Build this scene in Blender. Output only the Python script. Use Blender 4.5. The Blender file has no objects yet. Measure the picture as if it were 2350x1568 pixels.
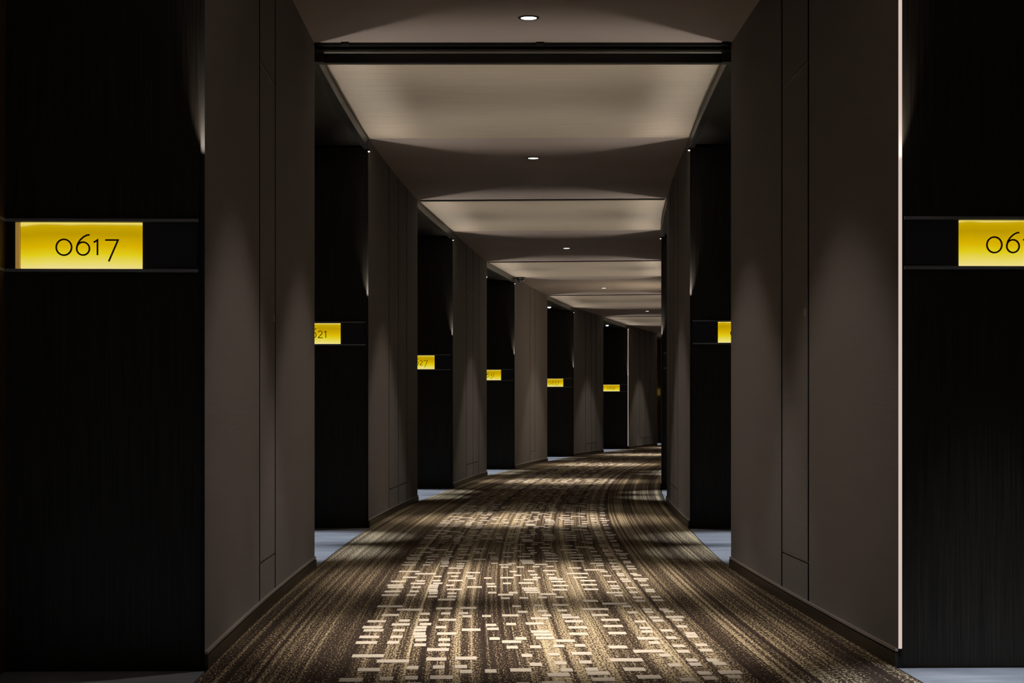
import bpy, math, random
from mathutils import Vector, Matrix

# ------------------------------------------------------------------ camera, world, exposure
random.seed(7)
SC = bpy.context.scene
COL = SC.collection
EYE = 0.90
cam_data = bpy.data.cameras.new('camera')
cam_data.sensor_width = 36.0
cam_data.lens = 4100.0 / 2350.0 * 36.0
cam_data.shift_y = 162.0 / 2350.0
cam_data.clip_end = 200
cam = bpy.data.objects.new('camera', cam_data)
COL.objects.link(cam)
cam.location = (0, 0, EYE)
cam.rotation_euler = (math.pi / 2, 0, 0)
SC.camera = cam

world = bpy.data.worlds.new('world')
SC.world = world
world.use_nodes = True
world.node_tree.nodes['Background'].inputs[0].default_value = (0.02, 0.018, 0.016, 1)
world.node_tree.nodes['Background'].inputs[1].default_value = 0.2
SC.view_settings.view_transform = 'Standard'
SC.view_settings.look = 'None'
SC.view_settings.gamma = 1.0
SC.view_settings.use_curve_mapping = False
SC.view_settings.exposure = 0.0

P_DOWN = 740.0       # corridor downlights, bright core of the beam
P_SPILL = 92.0       # their wide soft spill
P_GLINT = 1.6         # added area lights imitating the polished stone's reflection
P_BOUNCE = 62.0        # unseen upward spots added in the middle of each door recess
P_RECESS = 520.0     # cool spots over the doors
P_CORNER = 30.0      # unseen spots added at the corners of the door recesses
WARM = (1.0, 0.89, 0.77)
COOL = (0.86, 0.93, 1.0)

# ------------------------------------------------------------------ the bending corridor
A2, A1, A0 = 0.00358521, -0.07305135, 0.45570356
def fx(t): return A2 * t * t + A1 * t + A0
def slope(t): return 2 * A2 * t + A1
def arc(t):
    m = slope(t)
    return (m * math.sqrt(1 + m * m) + math.asinh(m)) / (4 * A2)
def pt(t, u, z=0.0):
    m = slope(t); n = math.sqrt(1 + m * m)
    return Vector((fx(t) + u / n, t - u * m / n, z))
def heading(t):                      # rotation about z that turns +Y into the corridor's direction
    return -math.atan(slope(t))
def project(X, Z):                   # measured plan point -> (t, u)
    t = Z
    for _ in range(20):
        m = slope(t)
        t += ((X - fx(t)) * m + (Z - t)) / (1 + m * m)
    m = slope(t)
    return t, ((X - fx(t)) - m * (Z - t)) / math.sqrt(1 + m * m)
LPTS = [project(x, z) for z, x in [(6.21,-1.068),(10.28,-1.136),(13.85,-1.114),(17.86,-.945),(20.97,-.695),
        (25.2,-.3566),(28.06,.041),(32.45,.641),(36.2,1.25),(39.7,2.03),(43.6,2.84),(48.05,3.9)]]
RPTS = [project(x, z) for z, x in [(6.25,1.358),(10.28,1.26),(13.75,1.372),(17.8,1.54),(20.8,1.74)]]
def interp(pts, t, tail):
    if t <= pts[0][0]: return abs(pts[0][1])
    for a, b in zip(pts, pts[1:]):
        if t <= b[0]:
            k = (t - a[0]) / (b[0] - a[0])
            return abs(a[1]) * (1 - k) + abs(b[1]) * k
    return abs(tail)
def half(side, t):                   # distance of the wall face from the centre line
    if side == 'left': return interp(LPTS, t, LPTS[-1][1])
    return interp(RPTS, t, RPTS[-1][1])
def uface(side, t, d=0.0):           # d > 0 goes into the wall
    s = -1 if side == 'left' else 1
    return s * (half(side, t) + d)

CH = 3.021                           # ceiling height
SOFFIT = 2.95
DEPTH = 0.689                         # depth of the door recesses
st = [p[0] for p in LPTS]
BLOCKS = [(-1.4, 2.65)] + [(st[i], st[i + 1]) for i in range(0, 12, 2)] + [(51.6, 55.6)]
RECESS = [(BLOCKS[i][1], BLOCKS[i + 1][0]) for i in range(len(BLOCKS) - 1)]
ORD = ['first', 'second', 'third', 'fourth', 'fifth', 'sixth', 'seventh']

# ------------------------------------------------------------------ materials
def mat(name):
    m = bpy.data.materials.new(name); m.use_nodes = True
    nt = m.node_tree
    return m, nt, nt.nodes['Principled BSDF']
def mk(nt, t, **kw):
    n = nt.nodes.new(t)
    for k, v in kw.items(): setattr(n, k, v)
    return n
def plain(name, c, rough=0.6, metal=0.0, spec=0.5):
    m, nt, b = mat(name)
    b.inputs['Base Color'].default_value = (*c, 1)
    b.inputs['Roughness'].default_value = rough
    b.inputs['Metallic'].default_value = metal
    b.inputs['Specular IOR Level'].default_value = spec
    return m
def mapped(nt, sx, sy, sz=1.0, src='UV'):
    tc = mk(nt, 'ShaderNodeTexCoord'); mp = mk(nt, 'ShaderNodeMapping')
    mp.inputs['Scale'].default_value = (sx, sy, sz)
    nt.links.new(tc.outputs[src], mp.inputs['Vector'])
    return mp.outputs['Vector']
def noise(nt, vec, scale=1.0, detail=2.0, rough=0.5):
    n = mk(nt, 'ShaderNodeTexNoise')
    n.inputs['Scale'].default_value = scale; n.inputs['Detail'].default_value = detail
    n.inputs['Roughness'].default_value = rough
    nt.links.new(vec, n.inputs['Vector'])
    return n.outputs['Fac']
def ramp(nt, fac, stops):
    r = mk(nt, 'ShaderNodeValToRGB')
    els = r.color_ramp.elements
    while len(els) < len(stops): els.new(0.5)
    for e, (p, c) in zip(els, stops):
        e.position = p; e.color = (*c, 1) if len(c) == 3 else c
    nt.links.new(fac, r.inputs['Fac'])
    return r.outputs['Color']
def math_(nt, op, a, b):
    n = mk(nt, 'ShaderNodeMath', operation=op)
    for i, v in enumerate((a, b)):
        if isinstance(v, (int, float)): n.inputs[i].default_value = v
        else: nt.links.new(v, n.inputs[i])
    return n.outputs[0]
def bump(nt, b, h, strength, dist):
    n = mk(nt, 'ShaderNodeBump')
    n.inputs['Strength'].default_value = strength; n.inputs['Distance'].default_value = dist
    nt.links.new(h, n.inputs['Height']); nt.links.new(n.outputs['Normal'], b.inputs['Normal'])

def fabric_material():
    m, nt, b = mat('ribbed_fabric')
    v = mapped(nt, 3.0, 160.0)                                   # fine horizontal ribs, u along the wall, v up
    w = mk(nt, 'ShaderNodeTexWave', wave_type='BANDS', bands_direction='Y')
    w.inputs['Scale'].default_value = 0.318 * 1.0
    w.inputs['Distortion'].default_value = 0.6
    w.inputs['Detail'].default_value = 1.0
    nt.links.new(v, w.inputs['Vector'])
    col = ramp(nt, w.outputs['Fac'], [(0.0, (0.052, 0.041, 0.036)), (1.0, (0.106, 0.083, 0.072))])
    nt.links.new(col, b.inputs['Base Color'])
    b.inputs['Roughness'].default_value = 0.85
    b.inputs['Specular IOR Level'].default_value = 0.2
    b.inputs['Sheen Weight'].default_value = 0.15
    bump(nt, b, w.outputs['Fac'], 0.3, 0.002)
    return m
def wood_material(name, dark, light, rough, spec=0.5):
    m, nt, b = mat(name)
    v = mapped(nt, 140.0, 2.2, 1.0)
    n = noise(nt, v, 1.0, 5.0, 0.6)
    nt.links.new(ramp(nt, n, [(0.35, dark), (0.68, light)]), b.inputs['Base Color'])
    b.inputs['Roughness'].default_value = rough
    b.inputs['Specular IOR Level'].default_value = spec
    bump(nt, b, n, 0.25, 0.001)
    return m
def ceiling_material():
    m, nt, b = mat('matt_ceiling_paint')
    n = noise(nt, mapped(nt, 1.5, 1.5), 1.0, 2.0)
    nt.links.new(ramp(nt, n, [(0.3, (0.32, 0.272, 0.247)), (0.7, (0.355, 0.302, 0.272))]), b.inputs['Base Color'])
    b.inputs['Roughness'].default_value = 0.8
    return m
def grain_ceiling_material():
    m, nt, b = mat('brushed_ceiling_board')
    n = noise(nt, mapped(nt, 1.6, 55.0), 1.0, 4.0, 0.6)          # grain runs across the corridor
    nt.links.new(ramp(nt, n, [(0.3, (0.39, 0.335, 0.262)), (0.7, (0.52, 0.452, 0.360))]), b.inputs['Base Color'])
    b.inputs['Roughness'].default_value = 0.5
    bump(nt, b, n, 0.2, 0.001)
    return m
def carpet_material():
    m, nt, b = mat('striped_carpet_pile')
    s1 = noise(nt, mapped(nt, 34.0, 0.06), 1.0, 3.0, 0.6)        # yarn columns
    s2 = noise(nt, mapped(nt, 7.0, 0.10), 1.0, 1.0)              # broad light and dark bands
    s3 = noise(nt, mapped(nt, 120.0, 0.05), 1.0, 1.0)            # thin solid yarns
    sp = noise(nt, mapped(nt, 150.0, 38.0), 1.0, 1.5, 0.7)       # tufts
    den = math_(nt, 'ADD', math_(nt, 'MULTIPLY', s1, 0.9), math_(nt, 'MULTIPLY', s2, 0.5))
    den = math_(nt, 'ADD', den, math_(nt, 'MULTIPLY', s3, 0.35))
    a = math_(nt, 'ADD', den, math_(nt, 'MULTIPLY', sp, 1.25))
    a = math_(nt, 'SUBTRACT', a, 1.02)
    c = ramp(nt, a, [(0.38, (0.024, 0.016, 0.012)), (0.50, (0.075, 0.052, 0.035)), (0.62, (0.33, 0.268, 0.168)), (0.80, (0.47, 0.395, 0.265))])
    nt.links.new(c, b.inputs['Base Color'])
    b.inputs['Roughness'].default_value = 0.95
    b.inputs['Specular IOR Level'].default_value = 0.1
    bump(nt, b, sp, 0.6, 0.004)
    return m
def block_material():
    m, nt, b = mat('pale_tufted_block')
    sp = noise(nt, mapped(nt, 150.0, 150.0), 1.0, 2.0, 0.6)
    nt.links.new(ramp(nt, sp, [(0.3, (0.40, 0.35, 0.29)), (0.7, (0.56, 0.51, 0.44))]), b.inputs['Base Color'])
    b.inputs['Roughness'].default_value = 0.95
    b.inputs['Specular IOR Level'].default_value = 0.1
    bump(nt, b, sp, 0.3, 0.002)
    return m
def stone_material():
    m, nt, b = mat('grey_polished_stone')
    n = noise(nt, mapped(nt, 2.0, 9.0), 1.0, 6.0, 0.65)
    nt.links.new(ramp(nt, n, [(0.35, (0.15, 0.16, 0.19)), (0.6, (0.27, 0.285, 0.33)), (0.75, (0.40, 0.42, 0.47))]), b.inputs['Base Color'])
    b.inputs['Roughness'].default_value = 0.32
    return m
def sign_material(z0, z1):
    m, nt, b = mat('backlit_yellow_acrylic')
    tc = mk(nt, 'ShaderNodeTexCoord'); sep = mk(nt, 'ShaderNodeSeparateXYZ')
    nt.links.new(tc.outputs['Object'], sep.inputs[0])
    mr = mk(nt, 'ShaderNodeMapRange')
    mr.inputs['From Min'].default_value = z0; mr.inputs['From Max'].default_value = z1
    nt.links.new(sep.outputs['Z'], mr.inputs['Value'])
    wav = noise(nt, mapped(nt, 7.0, 1.0, 3.0, 'Object'), 1.0, 1.0)
    f = math_(nt, 'ADD', mr.outputs[0], math_(nt, 'MULTIPLY', math_(nt, 'SUBTRACT', wav, 0.5), 0.15))
    col = ramp(nt, f, [(0.0, (0.84, 0.70, 0.26)), (0.13, (0.80, 0.68, 0.12)), (0.30, (0.74, 0.60, 0.01)),
                       (0.48, (0.68, 0.44, 0.0)), (0.75, (0.50, 0.31, 0.0)), (0.93, (0.56, 0.36, 0.0)), (0.975, (0.80, 0.66, 0.13))])  # last stop paints in the light caught along the top bevel
    b.inputs['Base Color'].default_value = (0.02, 0.015, 0.0, 1)
    b.inputs['Roughness'].default_value = 0.25
    nt.links.new(col, b.inputs['Emission Color'])
    b.inputs['Emission Strength'].default_value = 1.0
    return m
def glow(name, c, s):
    m, nt, b = mat(name)
    b.inputs['Base Color'].default_value = (*c, 1)
    b.inputs['Emission Color'].default_value = (*c, 1)
    b.inputs['Emission Strength'].default_value = s
    return m

FABRIC = fabric_material()
WOOD = wood_material('near_black_oak_veneer', (0.009, 0.0075, 0.006), (0.032, 0.026, 0.019), 0.5, 0.25)
DOORWOOD = wood_material('brown_walnut_veneer', (0.045, 0.022, 0.010), (0.085, 0.045, 0.022), 0.45)
CORE = plain('black_backing', (0.006, 0.005, 0.005), 0.9)
SKIRT = plain('bronzed_skirting', (0.035, 0.028, 0.020), 0.38, 0.4)
BEAD = plain('satin_metal_bead', (0.34, 0.31, 0.285), 0.4, 0.3)
METAL = plain('dark_gunmetal', (0.045, 0.044, 0.042), 0.38, 0.7)
TUBE = plain('galvanised_dark_tube', (0.16, 0.16, 0.14), 0.45, 0.35)
BLACKM = plain('black_metal', (0.018, 0.018, 0.018), 0.4, 0.5)
CEIL = ceiling_material()
GRAIN = grain_ceiling_material()
CARPET = carpet_material()
PALE = block_material()
STONE = stone_material()
SUB = plain('concrete_screed', (0.12, 0.11, 0.10), 0.9)
YELLOW = sign_material(1.397, 1.557)
AMBER = glow('amber_acrylic_edge', (0.42, 0.24, 0.05), 0.6)
GLOSS = plain('glossy_black_glass', (0.035, 0.035, 0.041), 0.18, 0.0, 0.6)
RAILM = plain('brushed_black_rail', (0.26, 0.26, 0.28), 0.35, 0.3)
BRONZE = plain('bronze_numerals', (0.10, 0.035, 0.018), 0.35, 0.6)
WHITE_LAMP = glow('warm_white_lens', (1.0, 0.97, 0.9), 6.0)
COOL_LAMP = glow('cool_white_lens', (0.80, 0.92, 1.0), 3.0)
TIP = glow('lit_lamp_tip', (1.0, 0.86, 0.72), 1.4)
STRIP = glow('emissive_edge', (0.66, 0.53, 0.46), 1.0)  # even emission put into the end edge of a wall panel
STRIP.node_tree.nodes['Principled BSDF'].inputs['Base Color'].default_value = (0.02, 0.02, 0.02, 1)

# ------------------------------------------------------------------ mesh helpers
class MB:
    def __init__(self): self.v = []; self.f = []; self.uv = []; self.ends = []
    def quad(self, p, uv=None):
        i = len(self.v); self.v += [tuple(q) for q in p]
        self.f.append(tuple(range(i, i + len(p))))
        self.uv += uv if uv else [(q[0], q[2]) for q in self.v[i:]]
    def box(self, x0, x1, y0, y1, z0, z1):
        P = [(x, y, z) for z in (z0, z1) for y in (y0, y1) for x in (x0, x1)]
        for q in ((0, 2, 3, 1), (4, 5, 7, 6), (0, 1, 5, 4), (2, 6, 7, 3), (0, 4, 6, 2), (1, 3, 7, 5)):
            pp = [P[i] for i in q]
            if q in ((0, 2, 3, 1), (4, 5, 7, 6)): uv = [(a[0], a[1]) for a in pp]
            elif q in ((0, 1, 5, 4), (2, 6, 7, 3)): uv = [(a[0], a[2]) for a in pp]
            else: uv = [(a[1], a[2]) for a in pp]
            self.quad(pp, uv)
    def curved(self, t0, t1, f0, f1, z0, z1, seg=0.5):
        """box that follows the corridor: f0/f1 give the lateral offset at t (f0 < f1)"""
        n = max(1, int(math.ceil((t1 - t0) / seg)))
        ts = [t0 + (t1 - t0) * i / n for i in range(n + 1)]
        R = [[pt(t, f0(t), z0), pt(t, f1(t), z0), pt(t, f1(t), z1), pt(t, f0(t), z1)] for t in ts]
        S = [arc(t) for t in ts]
        for i in range(n):
            a, b = R[i], R[i + 1]
            sa, sb = S[i], S[i + 1]
            ua, ub = (f0(ts[i]), f1(ts[i])), (f0(ts[i + 1]), f1(ts[i + 1]))
            self.quad([a[0], b[0], b[1], a[1]], [(ua[0], sa), (ub[0], sb), (ub[1], sb), (ua[1], sa)])
            self.quad([a[3], a[2], b[2], b[3]], [(ua[0], sa), (ua[1], sa), (ub[1], sb), (ub[0], sb)])
            self.quad([a[0], a[3], b[3], b[0]], [(sa, z0), (sa, z1), (sb, z1), (sb, z0)])
            self.quad([a[1], b[1], b[2], a[2]], [(sa, z0), (sb, z0), (sb, z1), (sa, z1)])
        a, b = R[0], R[-1]; u0, u1 = f0(t0), f1(t0)
        self.ends += [len(self.f), len(self.f) + 1]
        self.quad([a[0], a[1], a[2], a[3]], [(u0, z0), (u1, z0), (u1, z1), (u0, z1)])
        self.quad([b[1], b[0], b[3], b[2]], [(u1, z0), (u0, z0), (u0, z1), (u1, z1)])
    def lathe(self, prof, n=24, cx=0, cy=0, cz=0, axis='z'):
        base = len(self.v)
        for r, h in prof:
            for k in range(n):
                a = 2 * math.pi * k / n
                if axis == 'z': self.v.append((cx + r * math.cos(a), cy + r * math.sin(a), cz + h))
                elif axis == 'x': self.v.append((cx + h, cy + r * math.cos(a), cz + r * math.sin(a)))
                else: self.v.append((cx + r * math.cos(a), cy + h, cz + r * math.sin(a)))
        for i in range(len(prof) - 1):
            for k in range(n):
                k2 = (k + 1) % n
                self.f.append((base + i * n + k, base + i * n + k2, base + (i + 1) * n + k2, base + (i + 1) * n + k))
                self.uv += [(0, 0)] * 4
        for i, rev in ((0, True), (len(prof) - 1, False)):
            if prof[i][0] > 1e-6:
                f = [base + i * n + k for k in range(n)]
                self.f.append(tuple(reversed(f)) if rev else tuple(f)); self.uv += [(0, 0)] * n
    def stroke(self, pts, w, y0, y1, closed=False):
        n = len(pts); L = []
        for i in range(n):
            if closed: a, b = pts[i - 1], pts[(i + 1) % n]
            else: a, b = pts[max(0, i - 1)], pts[min(n - 1, i + 1)]
            dx, dz = b[0] - a[0], b[1] - a[1]; l = math.hypot(dx, dz) or 1
            k = 1.0
            if 0 < i < n - 1 or closed:
                p0, p1, p2 = pts[i - 1], pts[i], pts[(i + 1) % n]
                d1 = Vector((p1[0] - p0[0], p1[1] - p0[1])).normalized(); d2 = Vector((p2[0] - p1[0], p2[1] - p1[1])).normalized()
                c = max(0.35, math.sqrt(max(0.0, (1 + d1.dot(d2)) / 2))); k = 1 / c
                m = d1 + d2
                if m.length > 1e-4: dx, dz = m.x, m.y; l = m.length
            nx, nz = -dz / l * w / 2 * k, dx / l * w / 2 * k
            L.append(((pts[i][0] + nx, pts[i][1] + nz), (pts[i][0] - nx, pts[i][1] - nz)))
        rng = range(n) if closed else range(n - 1)
        for i in rng:
            (a, b), (c, d) = L[i], L[(i + 1) % n]
            F = lambda p, y: (p[0], y, p[1])
            self.quad([F(a, y0), F(c, y0), F(d, y0), F(b, y0)])
            self.quad([F(a, y1), F(b, y1), F(d, y1), F(c, y1)])
            self.quad([F(a, y0), F(a, y1), F(c, y1), F(c, y0)])
            self.quad([F(b, y0), F(d, y0), F(d, y1), F(b, y1)])
        if not closed:
            for (a, b) in (L[0], L[-1]):
                self.quad([(a[0], y0, a[1]), (b[0], y0, b[1]), (b[0], y1, b[1]), (a[0], y1, a[1])])
    def mesh(self, name, m, smooth=False):
        me = bpy.data.meshes.new(name)
        me.from_pydata([tuple(v) for v in self.v], [], self.f)
        uvl = me.uv_layers.new(name='UVMap')
        for i, uv in enumerate(self.uv): uvl.data[i].uv = uv
        me.materials.append(m)
        if smooth:
            for p in me.polygons: p.use_smooth = True
        if m is FABRIC:                       # cloth is wrapped over a dark edging at both ends
            me.materials.append(CORE)
            for i in self.ends: me.polygons[i].material_index = 1
        return me
    def build(self, name, m, parent=None, smooth=False):
        o = bpy.data.objects.new(name, self.mesh(name, m, smooth))
        COL.objects.link(o)
        if parent: o.parent = parent
        return o
def recentre(o):
    """move the mesh origin to the middle of its base"""
    xs = [v.co for v in o.data.vertices]
    c = Vector((sum(p.x for p in xs) / len(xs), sum(p.y for p in xs) / len(xs), min(p.z for p in xs)))
    for v in o.data.vertices: v.co -= c
    o.location = c
def struct(o): o['kind'] = 'structure'; return o
def thing(o, label, cat, group=None):
    o['label'] = label; o['category'] = cat
    if group: o['group'] = group
    return o
def empty(name, loc, rz=0.0):
    o = bpy.data.objects.new(name, None); COL.objects.link(o)
    o.location = loc; o.rotation_euler = (0, 0, rz); o.empty_display_size = 0.1
    return o
def light(name, kind, loc, power, color, target=None, size=None, blend=0.5, radius=0.03):
    l = bpy.data.lights.new(name, kind); l.energy = power; l.color = color
    if kind == 'SPOT':
        l.spot_size = size; l.spot_blend = blend
    l.shadow_soft_size = radius
    o = bpy.data.objects.new(name, l); COL.objects.link(o); o.location = loc
    if target is not None:
        o.rotation_euler = (Vector(target) - Vector(loc)).to_track_quat('-Z', 'Y').to_euler()
    return o

# ------------------------------------------------------------------ floor and ceiling
T0, T1 = BLOCKS[0][0], BLOCKS[-1][1]
mb = MB(); mb.curved(T0, T1, lambda t: uface('left', t, DEPTH + 0.12), lambda t: uface('right', t, DEPTH + 0.12), -0.12, -0.02)
floor = struct(mb.build('floor', SUB))
mb = MB(); mb.curved(T0, T1, lambda t: uface('left', t, DEPTH + 0.12), lambda t: uface('right', t, DEPTH + 0.12), CH + 0.03, CH + 0.1)
ceiling = struct(mb.build('ceiling', SUB))
for i, (a, b) in enumerate(BLOCKS):
    mb = MB(); mb.curved(a, b, lambda t: uface('left', t, 0.10), lambda t: uface('right', t, 0.10), CH, CH + 0.03)
    mb.build('ceiling_panel', CEIL, ceiling)
for i, (a, b) in enumerate(RECESS):
    mb = MB(); mb.curved(a, b, lambda t: uface('left', t, 0.10), lambda t: uface('right', t, 0.10), CH, CH + 0.03)
    mb.build('brushed_ceiling_panel', GRAIN, ceiling)
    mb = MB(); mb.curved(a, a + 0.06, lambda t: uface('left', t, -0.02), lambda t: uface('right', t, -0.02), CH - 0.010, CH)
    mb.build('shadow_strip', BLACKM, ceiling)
    for side in ('left', 'right'):
        n = 4
        for k in range(n):
            ta = a + (b - a) * k / n + 0.0015; tb = a + (b - a) * (k + 1) / n - 0.0015
            lo, hi = (lambda t: uface('left', t, DEPTH), lambda t: uface('left', t, 0.0)) if side == 'left' else \
                     (lambda t: uface('right', t, 0.0), lambda t: uface('right', t, DEPTH))
            mb = MB(); mb.curved(ta, tb, lo, hi, -0.02, 0.0)
            mb.build('stone_slab', STONE, floor)

# ------------------------------------------------------------------ walls
def sided(side, d0, d1):
    """lateral functions, low value first, for a layer between depths d0 < d1 behind the wall face"""
    if side == 'left': return (lambda t: uface('left', t, d1)), (lambda t: uface('left', t, d0))
    return (lambda t: uface('right', t, d0)), (lambda t: uface('right', t, d1))
G = 0.017
door_no = 1
for side in ('left', 'right'):
    for bi, (a, b) in enumerate(BLOCKS):
        lo, hi = sided(side, 0.014, DEPTH + 0.1)
        mb = MB(); mb.curved(a + 0.03, b - 0.03, lo, hi, -0.02, CH + 0.03)
        wall = struct(mb.build('wall_' + side, CORE))
        k = (b - a) / 4.0
        if bi == 1: joints = [a + 1.63, a + 2.22] if side == 'left' else [a + 1.60, a + 2.27]
        elif bi in (4,): joints = [a + 2.0, a + 2.7]
        else: joints = [a + 1.57 * k, a + 2.33 * k, a + 3.04 * k]
        edges = [a] + joints + [b]
        for j in range(len(edges) - 1):
            ta = edges[j] + (G if j else 0); tb = edges[j + 1] - (G if j < len(edges) - 2 else 0)
            lo, hi = sided(side, 0.0, 0.014)
            if 0 < j < len(edges) - 2:
                for z0, z1, nm in ((0.0, 0.229, 'fabric_panel'), (0.241, 2.440, 'access_panel'), (2.452, CH, 'fabric_panel')):
                    mb = MB(); mb.curved(ta, tb, lo, hi, z0, z1)
                    pnl = mb.build(nm, FABRIC, wall)
                    if nm == 'access_panel' and bi == 1:
                        tt = tb - 0.05 if side == 'left' else ta + 0.05
                        lm = MB(); l2, h2 = sided(side, -0.004, 0.0); lm.curved(tt - 0.012, tt + 0.012, l2, h2, 1.325, 1.360)
                        lm.build('lock', BEAD, pnl)
            else:
                mb = MB(); mb.curved(ta, tb, lo, hi, 0.0, CH)
                mb.build('fabric_panel', FABRIC, wall)
                lo, hi = sided(side, 0.0005, 0.014)
        if bi:
            for z0 in (0.2345, 2.4405):  # added strips stand in for the lit bevel along the joints
                mb = MB(); mb.curved(joints[0] + G, joints[-1] - G, lo, hi, z0, z0 + 0.0055)
                mb.build('joint_highlight', METAL if z0 > 1 else TUBE, wall)
        # dark veneered cheeks of the neighbouring recesses
        for ca, cb in ((a + 0.012, a + 0.03), (b - 0.03, b - 0.012)):
            lo, hi = sided(side, 0.016, DEPTH)
            mb = MB(); mb.curved(ca, cb, lo, hi, 0.0, SOFFIT)
            mb.build('wood_panel', WOOD, wall)
        lo, hi = sided(side, -0.012, 0.0)
        mb = MB(); mb.curved(a, b, lo, hi, 0.0, 0.053)
        base = struct(mb.build('baseboard_' + side, SKIRT))
        lo, hi = sided(side, -0.010, 0.0)
        mb = MB(); mb.curved(a, b, lo, hi, 0.058, 0.068)
        mb.build('top_bead', BEAD, base)
    for ri, (a, b) in enumerate(RECESS):
        lo, hi = sided(side, DEPTH, DEPTH + 0.1)
        mb = MB(); mb.curved(a - 0.03, b + 0.03, lo, hi, -0.02, CH + 0.03)
        wall = struct(mb.build('wall_' + side, DOORWOOD))
        lo, hi = sided(side, 0.03, DEPTH)
        mb = MB(); mb.curved(a - 0.01, b + 0.01, lo, hi, SOFFIT + 0.02, CH)
        mb.build('soffit_panel', WOOD, wall)
        # dark metal header over the opening
        lo, hi = sided(side, 0.0, 0.03)
        mb = MB(); mb.curved(a, b, lo, hi, SOFFIT, CH)
        hd = struct(mb.build('trim_%d' % (2 * ri + (1 if side == 'left' else 2)), METAL))
        lo, hi = sided(side, -0.006, 0.036)
        mb = MB(); mb.curved(a + 0.002, b - 0.002, lo, hi, SOFFIT - 0.012, SOFFIT)
        mb.build('lower_lip', BLACKM, hd)
        L = b - a
        for q in (0, 1):
            m0 = a + L * (0.13 if q == 0 else 0.60); m1 = m0 + L * 0.27
            lo, hi = sided(side, DEPTH - 0.02, DEPTH)
            mb = MB(); mb.curved(m0, m1, lo, hi, 0.004, 2.30)
            dr = struct(mb.build('door_%d' % door_no, DOORWOOD)); door_no += 1
            lo, hi = sided(side, DEPTH - 0.03, DEPTH)
            fr = MB(); fr.curved(m0 - 0.06, m0 - 0.004, lo, hi, 0.0, 2.36); fr.curved(m1 + 0.004, m1 + 0.06, lo, hi, 0.0, 2.36)
            fr.curved(m0 - 0.06, m1 + 0.06, lo, hi, 2.304, 2.36)
            fr.build('door_frame', METAL, dr)
            hm = MB(); hx = m1 - 0.09 if q == 0 else m0 + 0.06
            lo, hi = sided(side, DEPTH - 0.03, DEPTH - 0.02); hm.curved(hx, hx + 0.045, lo, hi, 0.92, 1.12)
            lo, hi = sided(side, DEPTH - 0.065, DEPTH - 0.03); hm.curved(hx + 0.014, hx + 0.030, lo, hi, 1.0, 1.018)
            lo, hi = sided(side, DEPTH - 0.070, DEPTH - 0.055)
            if q == 0: hm.curved(hx - 0.10, hx + 0.030, lo, hi, 1.0, 1.018)
            else: hm.curved(hx + 0.014, hx + 0.145, lo, hi, 1.0, 1.018)
            hm.build('door_handle', BEAD, dr)
mb = MB(); mb.curved(T1 + 0.002, T1 + 0.1, lambda t: uface('left', t, 0.8), lambda t: uface('right', t, 0.8), -0.02, CH)
struct(mb.build('wall_back', WOOD))

# ------------------------------------------------------------------ carpet
mb = MB(); mb.curved(T0, T1, lambda t: uface('left', t, -0.0125), lambda t: uface('right', t, -0.0125), -0.02, 0.006, 0.25)
carpet = mb.build('carpet', CARPET)
thing(carpet, 'long brown and beige striped carpet with pale woven blocks running down the corridor', 'carpet')
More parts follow.
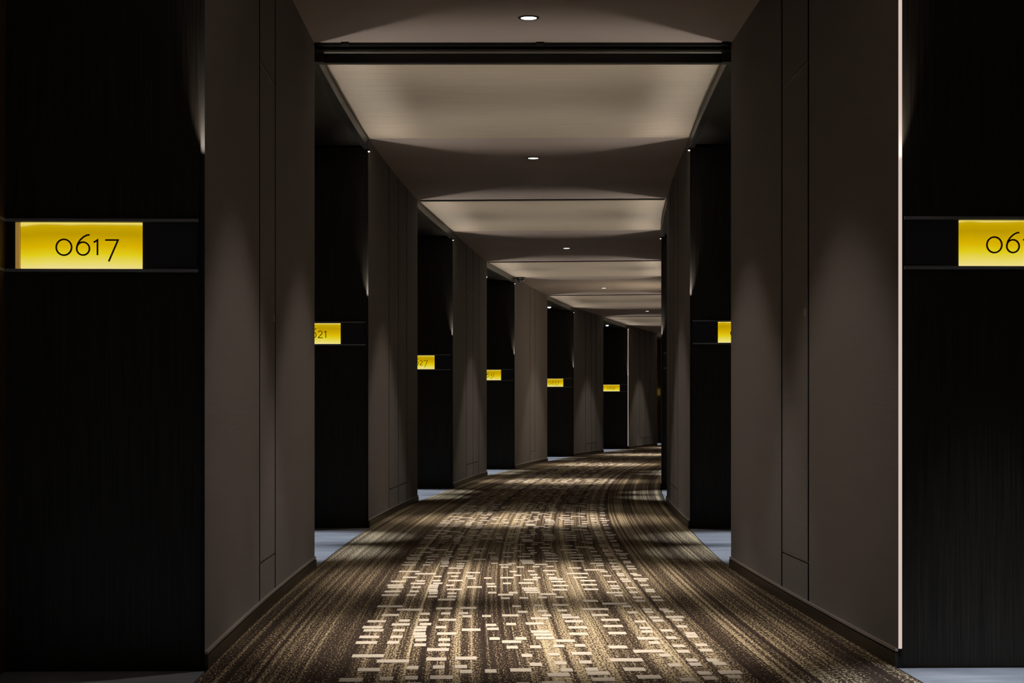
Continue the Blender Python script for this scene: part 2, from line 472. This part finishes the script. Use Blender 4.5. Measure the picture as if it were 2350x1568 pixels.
# one pattern repeat: (distance along, left edge, right edge) in metres
BARS = [(8.216, -0.716, -0.6), (8.077, -0.619, -0.503), (7.866, -0.675, -0.599), (7.633, -0.723, -0.645), (7.657, -0.589, -0.545), (7.675, -0.506, -0.463), (7.681, -0.422, -0.345), (7.518, -0.614, -0.539), (7.529, -0.498, -0.449), (7.426, -0.73, -0.648), (7.421, -0.51, -0.465), (7.42, -0.427, -0.383), (7.319, -0.72, -0.639), (7.316, -0.6, -0.552), (7.322, -0.514, -0.465), (7.33, -0.318, -0.242), (7.208, -0.513, -0.464), (7.206, -0.417, -0.34), (7.105, -0.723, -0.645), (7.109, -0.599, -0.552), (7.119, -0.506, -0.458), (7.015, -0.499, -0.456), (7.013, -0.408, -0.363), (6.932, -0.726, -0.644), (6.935, -0.605, -0.559), (6.861, -0.499, -0.453), (6.859, -0.406, -0.361), (6.722, -0.446, -0.364), (7.911, -0.506, -0.466), (7.924, -0.416, -0.375), (7.932, -0.339, -0.296), (8.126, -0.443, -0.37), (8.146, -0.337, -0.261), (7.812, -0.321, -0.28), (7.98, -0.075, -0.032), (8.014, 0.016, 0.057), (8.033, 0.105, 0.148), (8.213, -0.096, -0.057), (8.243, 0.005, 0.043), (8.264, 0.09, 0.164), (8.439, 0.242, 0.312), (8.318, 0.325, 0.439), (8.206, 0.41, 0.451), (8.086, 0.22, 0.337), (7.843, -0.147, -0.074), (7.84, 0.028, 0.069), (7.853, 0.115, 0.158), (7.85, 0.247, 0.321), (7.729, -0.024, 0.052), (7.76, 0.113, 0.188), (7.822, -0.235, -0.195), (7.541, -0.051, 0.026), (7.618, 0.119, 0.196), (7.669, 0.276, 0.356), (7.492, -0.22, -0.175), (7.522, -0.134, -0.092), (7.358, -0.215, -0.167), (7.401, 0.122, 0.201), (7.444, 0.271, 0.352), (7.263, -0.037, 0.038), (7.187, 0.114, 0.19), (7.208, 0.274, 0.346), (7.167, -0.03, 0.043), (7.057, -0.024, 0.048), (7.043, -0.208, -0.167), (7.045, -0.106, -0.062), (6.947, -0.16, -0.085), (6.969, 0.05, 0.125), (6.782, -0.146, -0.103), (6.793, -0.057, -0.014), (6.816, 0.034, 0.075), (6.829, 0.116, 0.157), (7.949, 0.413, 0.456), (8.073, 0.493, 0.532), (7.968, 0.491, 0.532), (8.071, 0.567, 0.606), (7.984, 0.578, 0.623), (7.753, 0.492, 0.536), (7.769, 0.566, 0.645), (7.638, 0.495, 0.541), (7.663, 0.581, 0.626), (7.604, 0.415, 0.464), (7.378, 0.416, 0.461), (7.425, 0.574, 0.618), (7.289, 0.493, 0.542), (7.254, 0.412, 0.458), (7.189, 0.582, 0.625), (7.095, 0.576, 0.622), (7.037, 0.376, 0.456), (7.055, 0.491, 0.533), (6.905, 0.408, 0.451), (6.809, 0.489, 0.535), (6.835, 0.579, 0.625), (6.653, 0.487, 0.534), (6.68, 0.575, 0.624)]
REPEATS = [6.556 - 1.70 * 3, 6.556 - 1.70 * 2, 6.556 - 1.70, 6.556, 8.215, 10.0, 11.71, 13.46]
while REPEATS[-1] < T1 - 3: REPEATS.append(REPEATS[-1] + 1.74)
mb = MB()
for r in REPEATS:
    for (t, u0, u1) in BARS:
        tc = t + r - 8.215
        if tc < T0 + 0.1: continue
        ta, tb = tc - 0.042, tc + 0.042
        P = [pt(ta, u0, 0.0075), pt(ta, u1, 0.0075), pt(tb, u1, 0.0075), pt(tb, u0, 0.0075)]
        mb.quad(P, [(u0, ta), (u1, ta), (u1, tb), (u0, tb)])
bars = mb.build('woven_block', PALE, carpet)
bars['kind'] = 'stuff'; bars['label'] = 'pale cream woven blocks in columns'

# ------------------------------------------------------------------ lights in the corridor ceiling
DL = [(0.4, 0.0), (4.4, 0.0)] + [project(x, z) for z, x in [(7.10, .11), (9.60, .09), (14.9, .177), (23.1, .705), (30.5, 1.57), (37.5, 2.84), (45.0, 4.35)]]
DL_LABEL = ['round ceiling downlight behind the camera', 'round ceiling downlight between the two nearest door recesses',
            'round ceiling downlight just above the top edge of view', 'large bright downlight nearest the dark metal curtain housing',
            'second bright ceiling downlight, just beyond the first brushed ceiling bay', 'third small ceiling downlight, beyond the second brushed ceiling bay',
            'fourth small ceiling downlight, in the pale far part of the ceiling', 'fifth tiny ceiling downlight, near where the right wall cuts off the ceiling',
            'farthest ceiling downlight, hidden round the bend']
def make_downlight(R, depth, ring_m, lens_m):
    a = MB(); a.lathe([(R * 0.74, 0.0), (R * 0.80, -0.006), (R, -0.004), (R, 0.0)], 32)
    b = MB(); b.lathe([(R * 0.74, 0.0), (R * 0.74, -0.0035)], 32)
    return a.mesh('ring', ring_m, True), b.mesh('lens', lens_m)
ring_me, lens_me = make_downlight(0.057, 0.02, METAL, WHITE_LAMP)
def place_lamp(name, ring, lens, loc, label, cat, group):
    e = empty(name, loc)
    thing(e, label, cat, group)
    for n, me in (('ring', ring), ('lens', lens)):
        o = bpy.data.objects.new(n, me); COL.objects.link(o); o.parent = e
    return e
for (t, u), lab in zip(DL, DL_LABEL):
    if t > 1.5 and t < 5: continue
    p = pt(t, u, CH)
    place_lamp('ceiling_downlight', ring_me, lens_me, p, lab, 'ceiling light', 'corridor ceiling downlights')
    light('downlight_beam', 'SPOT', p - Vector((0, 0, 0.012)), P_DOWN, WARM, p - Vector((0, 0, 1)), math.radians(49), 1.0, 0.035)
    light('downlight_spill', 'SPOT', p - Vector((0, 0, 0.012)), P_SPILL, WARM, p - Vector((0, 0, 1)), math.radians(88), 0.35, 0.035)

sr_me, _ = make_downlight(0.046, 0.02, BLACKM, COOL_LAMP)
lb = MB(); lb.lathe([(0.033, 0.0), (0.034, -0.012), (0.026, -0.022), (0.008, -0.026)], 20)
sl_me = lb.mesh('lens', COOL_LAMP, True)
NUMS_L = ['0617', '0621', '0627', '0631', '0637', '0641', '0647']
for ri, (a, b) in enumerate(RECESS):
    for side in ('left', 'right'):
        for q, s in enumerate((1.1, 2.5)):
            if ri == 0 and side == 'right' and q == 1: s = 3.0      # this one sits closer to the sign panel
            t = a + s * (b - a) / 3.57
            p = pt(t, uface(side, t, 0.33), SOFFIT + 0.02)
            place_lamp('recess_spotlight', sr_me, sl_me, p,
                       '%s small spotlight in the soffit of the %s door recess on the %s' % (('nearer', 'farther')[q], ORD[ri], side),
                       'spotlight', 'small spotlights over the door recesses')
            light('recess_beam', 'SPOT', p - Vector((0, 0, 0.06)), P_RECESS, COOL, p - Vector((0, 0, 1)), math.radians(33), 0.85, 0.03)
        # little lamps at the two ends of the header
        for q, (tt, dirn) in enumerate(((a + 0.05, 1), (b - 0.05, -1))):
            if q == 1:
                p = pt(tt, uface(side, tt, -0.010), SOFFIT - 0.014)
                e = empty('corner_lamp', p, heading(tt))
                thing(e, 'tiny lit lamp at the far end of the header, %s door recess on the %s' % (ORD[ri], side),
                      'lamp', 'tiny lamps on the recess headers')
                c1 = MB(); c1.lathe([(0.006, 0.0), (0.009, -0.004), (0.009, -0.016), (0.006, -0.018)], 12); c1.build('housing', BLACKM, e, True)
                c2 = MB(); c2.lathe([(0.004, -0.019), (0.008, -0.021), (0.008, -0.026), (0.003, -0.029)], 12); c2.build('lit_tip', TIP, e, True)
            # unseen spot added by the cheek's corner, no fitting; the wall edge cuts its light off the neighbouring ceiling
            tu_ = a + 0.04 if q == 0 else b - 0.04
            src = pt(tu_, uface(side, tu_, 0.036), 1.75)
            inward = (pt(tu_, 0, 0) - pt(tu_, uface(side, tu_), 0)).normalized()
            along = (pt(tu_ + 0.1 * dirn, 0, 0) - pt(tu_, 0, 0)).normalized()
            light('unseen_corner_fill', 'SPOT', src, P_CORNER, WARM, src + inward * 0.60 + along * 0.17 + Vector((0, 0, 1.0)), math.radians(88), 0.85, 0.003)
        tm = (a + b) / 2
        src = pt(tm, uface(side, tm, 0.33), 0.06)  # unseen spot added in place of the floor's upward bounce
        light('unseen_bounce_fill', 'SPOT', src, P_BOUNCE, WARM, pt(tm, uface(side, tm, -0.65), CH), math.radians(58), 1.0, 0.02)

        # unseen area light added as the stone's reflection, a strip along the brushed board
        tm = (a + b) / 2; src = pt(tm, uface(side, tm, 0.17), 0.015)
        ld = bpy.data.lights.new('unseen_glint_fill', 'AREA'); ld.shape = 'RECTANGLE'; ld.size = 0.33; ld.size_y = (b - a) * 0.96
        ld.spread = math.radians(9); ld.energy = P_GLINT; ld.color = (1.0, 0.93, 0.86)
        lo2 = bpy.data.objects.new('unseen_glint_fill', ld); COL.objects.link(lo2); lo2.location = src
        tgt = pt(tm, uface(side, tm, -0.19), CH)
        zax = (src - tgt).normalized(); yax = (pt(tm + 0.1, 0, 0) - pt(tm - 0.1, 0, 0)).normalized(); xax = yax.cross(zax).normalized(); yax = zax.cross(xax)
        lo2.rotation_euler = Matrix((xax, yax, zax)).transposed().to_euler()

# ------------------------------------------------------------------ room number signs
def arcpts(cx, cz, rx, rz, a0, a1, n):
    return [(cx + rx * math.cos(math.radians(a0 + (a1 - a0) * i / n)), cz + rz * math.sin(math.radians(a0 + (a1 - a0) * i / n))) for i in range(n + 1)]
GLYPH = {
 '0': (0.071, [(arcpts(.0275, .027, .0265, .0275, 0, 345, 23), True)]),
 '6': (0.062, [(arcpts(.0245, .0225, .022, .0225, 0, 345, 23), True), ([(.047, .0705), (.037, .069), (.026, .063), (.015, .053), (.007, .041), (.0035, .030), (.0028, .022)], False)]),
 '1': (0.041, [([(.001, .044), (.014, .0525), (.014, 0)], False)]),
 '7': (0.048, [([(.001, .0525), (.045, .0525), (.013, -.022)], False)]),
 '2': (0.049, [([(.002, .043), (.007, .050), (.015, .054), (.025, .053), (.032, .047), (.033, .039), (.028, .030), (.002, .0015), (.038, .0015)], False)]),
 '3': (0.045, [([(.003, .048), (.010, .053), (.019, .054), (.028, .049), (.030, .040), (.024, .031), (.014, .027), (.026, .023), (.034, .013), (.034, .0), (.027, -.013), (.014, -.019), (.002, -.017)], False)]),
 '4': (0.054, [([(.033, -.018), (.033, .054), (.001, .006), (.045, .006)], False)]),
 '8': (0.055, [(arcpts(.023, .0205, .021, .0205, 0, 345, 23), True), (arcpts(.023, .056, .0145, .0145, 0, 345, 17), True)]),
}
def text_width(s): return sum(GLYPH[c][0] * 0.97 for c in s[:-1]) + 0.045
def make_sign(side, t_near, number, label, lift=0.0):
    # local frame: x to the right across the panel, -y towards the corridor's near end; origin at the panel's corridor edge
    t = t_near + 0.012
    e = empty('room_sign', pt(t, uface(side, t, 0.016), lift), heading(t))
    thing(e, label, 'sign', 'backlit room number signs')
    s = -1 if side == 'left' else 1
    def bx(x0, x1, y0, y1, z0, z1, name, m):
        X0, X1 = sorted((s * x0, s * x1))
        b = MB(); b.box(X0, X1, y0, y1, z0, z1); o = b.build(name, m, e)
        return o
    bx(0.008, 0.683, -0.006, 0.0, 1.386, 1.571, 'back_plate', BLACKM)
    r1 = bx(0.006, 0.684, -0.020, -0.006, 1.5605, 1.571, 'rail', RAILM)
    r2 = bx(0.006, 0.684, -0.020, -0.006, 1.386, 1.3965, 'rail', RAILM)
    bx(0.012, 0.198, -0.013, -0.006, 1.398, 1.559, 'black_glass', GLOSS)
    y = bx(0.200, 0.618, -0.018, -0.006, 1.3975, 1.5575, 'yellow_plate', YELLOW)
    bx(0.622, 0.636, -0.018, -0.006, 1.3975, 1.5575, 'plate_edge', AMBER)
    # return of the band along the door wall
    bx(0.670, 0.683, -0.30, -0.021, 1.5605, 1.571, 'rail', RAILM)
    bx(0.670, 0.683, -0.30, -0.021, 1.386, 1.3965, 'rail', RAILM)
    bx(0.676, 0.683, -0.30, -0.021, 1.3975, 1.5595, 'side_glass', GLOSS)
    w = text_width(number)
    x = -(0.198 + 0.084) - w if side == 'left' else 0.205 + 0.090
    for ch in number:
        b = MB()
        for pts_, closed in GLYPH[ch][1]:
            b.stroke([(x + px, 1.444 + pz) for px, pz in pts_], 0.0055, -0.0225, -0.018, closed)
        b.build('numeral', BRONZE, e)
        x += GLYPH[ch][0] * 0.97
    return e
SIGN_L = ['large yellow backlit room sign reading 0617 on the left, nearest the camera',
          'yellow backlit room sign with 21 showing, second on the left',
          'yellow backlit room sign with 27 showing, third on the left',
          'fourth yellow backlit room sign on the left, between the third sign and the bend',
          'fifth small yellow backlit room sign on the left, its numerals a blur',
          'sixth small yellow backlit room sign, last full one before the right wall',
          'tiny sliver of a yellow room sign at the far bend']
for k in range(7): make_sign('left', BLOCKS[k + 1][0], NUMS_L[k], SIGN_L[k], (0.0, 0.031, 0.007, 0.005, 0.018, 0.01, 0.01)[k])
SIGN_R = ['large yellow backlit room sign starting 06, cut by the right edge of the photo',
          'yellow backlit room sign half hidden behind the near right wall', 'dark end of a room sign in the third right recess, yellow part hidden']
for k, nm in enumerate(('0618', '0622', '0628')): make_sign('right', BLOCKS[k + 1][0], nm, SIGN_R[k], (0.017, 0.038, 0.02)[k])

# ------------------------------------------------------------------ panel edges that glow by material emission
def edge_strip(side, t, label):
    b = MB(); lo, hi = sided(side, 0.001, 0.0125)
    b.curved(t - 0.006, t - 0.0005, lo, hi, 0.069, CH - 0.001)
    o = b.build('emissive_edge_strip', STRIP); recentre(o)
    thing(o, label, 'light strip', 'emissive edge strips')
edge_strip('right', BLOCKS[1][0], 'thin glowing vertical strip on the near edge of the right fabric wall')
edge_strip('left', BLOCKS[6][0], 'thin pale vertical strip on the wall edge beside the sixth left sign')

# ------------------------------------------------------------------ fire curtain housing under the ceiling
tb = BLOCKS[1][1]
hs = empty('curtain_housing', pt(tb, 0, CH - 0.12))
thing(hs, 'dark metal curtain housing spanning the corridor under the ceiling', 'housing')
def loc_build(b, name, m, par, smooth=False):
    off = Vector(par.location)
    b.v = [tuple(Vector(v) - off) for v in b.v]
    return b.build(name, m, par, smooth)
W0 = lambda t: uface('left', t, -0.001); W1 = lambda t: uface('right', t, -0.001)
b = MB(); b.curved(tb + 0.02, tb + 0.08, W0, W1, CH - 0.106, CH - 0.055); loc_build(b, 'lower_box', BLACKM, hs)
b = MB(); b.curved(tb + 0.04, tb + 0.08, W0, W1, CH - 0.055, CH - 0.0005); loc_build(b, 'upper_box', BLACKM, hs)
b = MB()
n = 14; p0 = pt(tb + 0.03, W0(tb) + 0.003, CH - 0.040); p1 = pt(tb + 0.03, W1(tb) - 0.003, CH - 0.040)
ax = (p1 - p0).normalized(); side_v = Vector((-ax.y, ax.x, 0)); up = Vector((0, 0, 1))
rg = [[p + side_v * 0.017 * math.cos(2 * math.pi * k / n) + up * 0.017 * math.sin(2 * math.pi * k / n) for k in range(n)] for p in (p0, p1)]
for k in range(n):
    k2 = (k + 1) % n
    b.quad([rg[0][k], rg[0][k2], rg[1][k2], rg[1][k]])
b.quad(rg[0]); b.quad(rg[1][::-1])
loc_build(b, 'roller_tube', TUBE, hs, True)
b = MB(); b.curved(tb - 0.03, tb + 0.035, W0, W1, CH - 0.016, CH - 0.0005); loc_build(b, 'top_rail', BLACKM, hs)
for px in (760, 1205, 1628):
    u = (px - 1190) / 4100 * 10.3 - 0.02 + 0.06
    b = MB(); b.curved(tb - 0.055, tb - 0.030, lambda t: u - 0.022, lambda t: u + 0.022, CH - 0.016, CH - 0.0005); loc_build(b, 'bracket', BLACKM, hs)
for u0, u1 in ((uface('left', tb, -0.002), uface('left', tb, -0.05)), (uface('right', tb, -0.05), uface('right', tb, -0.002))):
    b = MB(); b.curved(tb - 0.01, tb + 0.02, lambda t: u0, lambda t: u1, CH - 0.108, CH - 0.058); loc_build(b, 'end_cap', METAL, hs)

# ------------------------------------------------------------------ security camera on the left wall corner
tc = BLOCKS[4][0] + 0.06
e = empty('dome_camera', pt(tc, uface('left', tc, -0.09), CH))
thing(e, 'small black dome camera under the ceiling at the fourth left wall corner', 'camera')
b = MB(); b.lathe([(0.075, -0.0), (0.075, -0.022), (0.062, -0.030)], 24); b.build('base', METAL, e, True)
b = MB(); b.lathe([(0.058, -0.030), (0.055, -0.048), (0.044, -0.066), (0.026, -0.079), (0.004, -0.084)], 24); b.build('dome', GLOSS, e, True)

# unseen warm area light added to brighten the fourth block's wall and ceiling
t = sum(BLOCKS[4]) / 2
la = bpy.data.lights.new('unseen_warm_fill', 'AREA'); la.shape = 'RECTANGLE'; la.size = 1.6; la.size_y = 1.6; la.energy = 30.0; la.color = (1.0, 0.84, 0.62)
lo_ = bpy.data.objects.new('unseen_warm_fill', la); COL.objects.link(lo_)
lo_.location = pt(t, uface('right', t, -0.03), 1.9)
lo_.rotation_euler = (pt(t, -1.2, 1.9) - Vector(lo_.location)).to_track_quat('-Z', 'Y').to_euler()
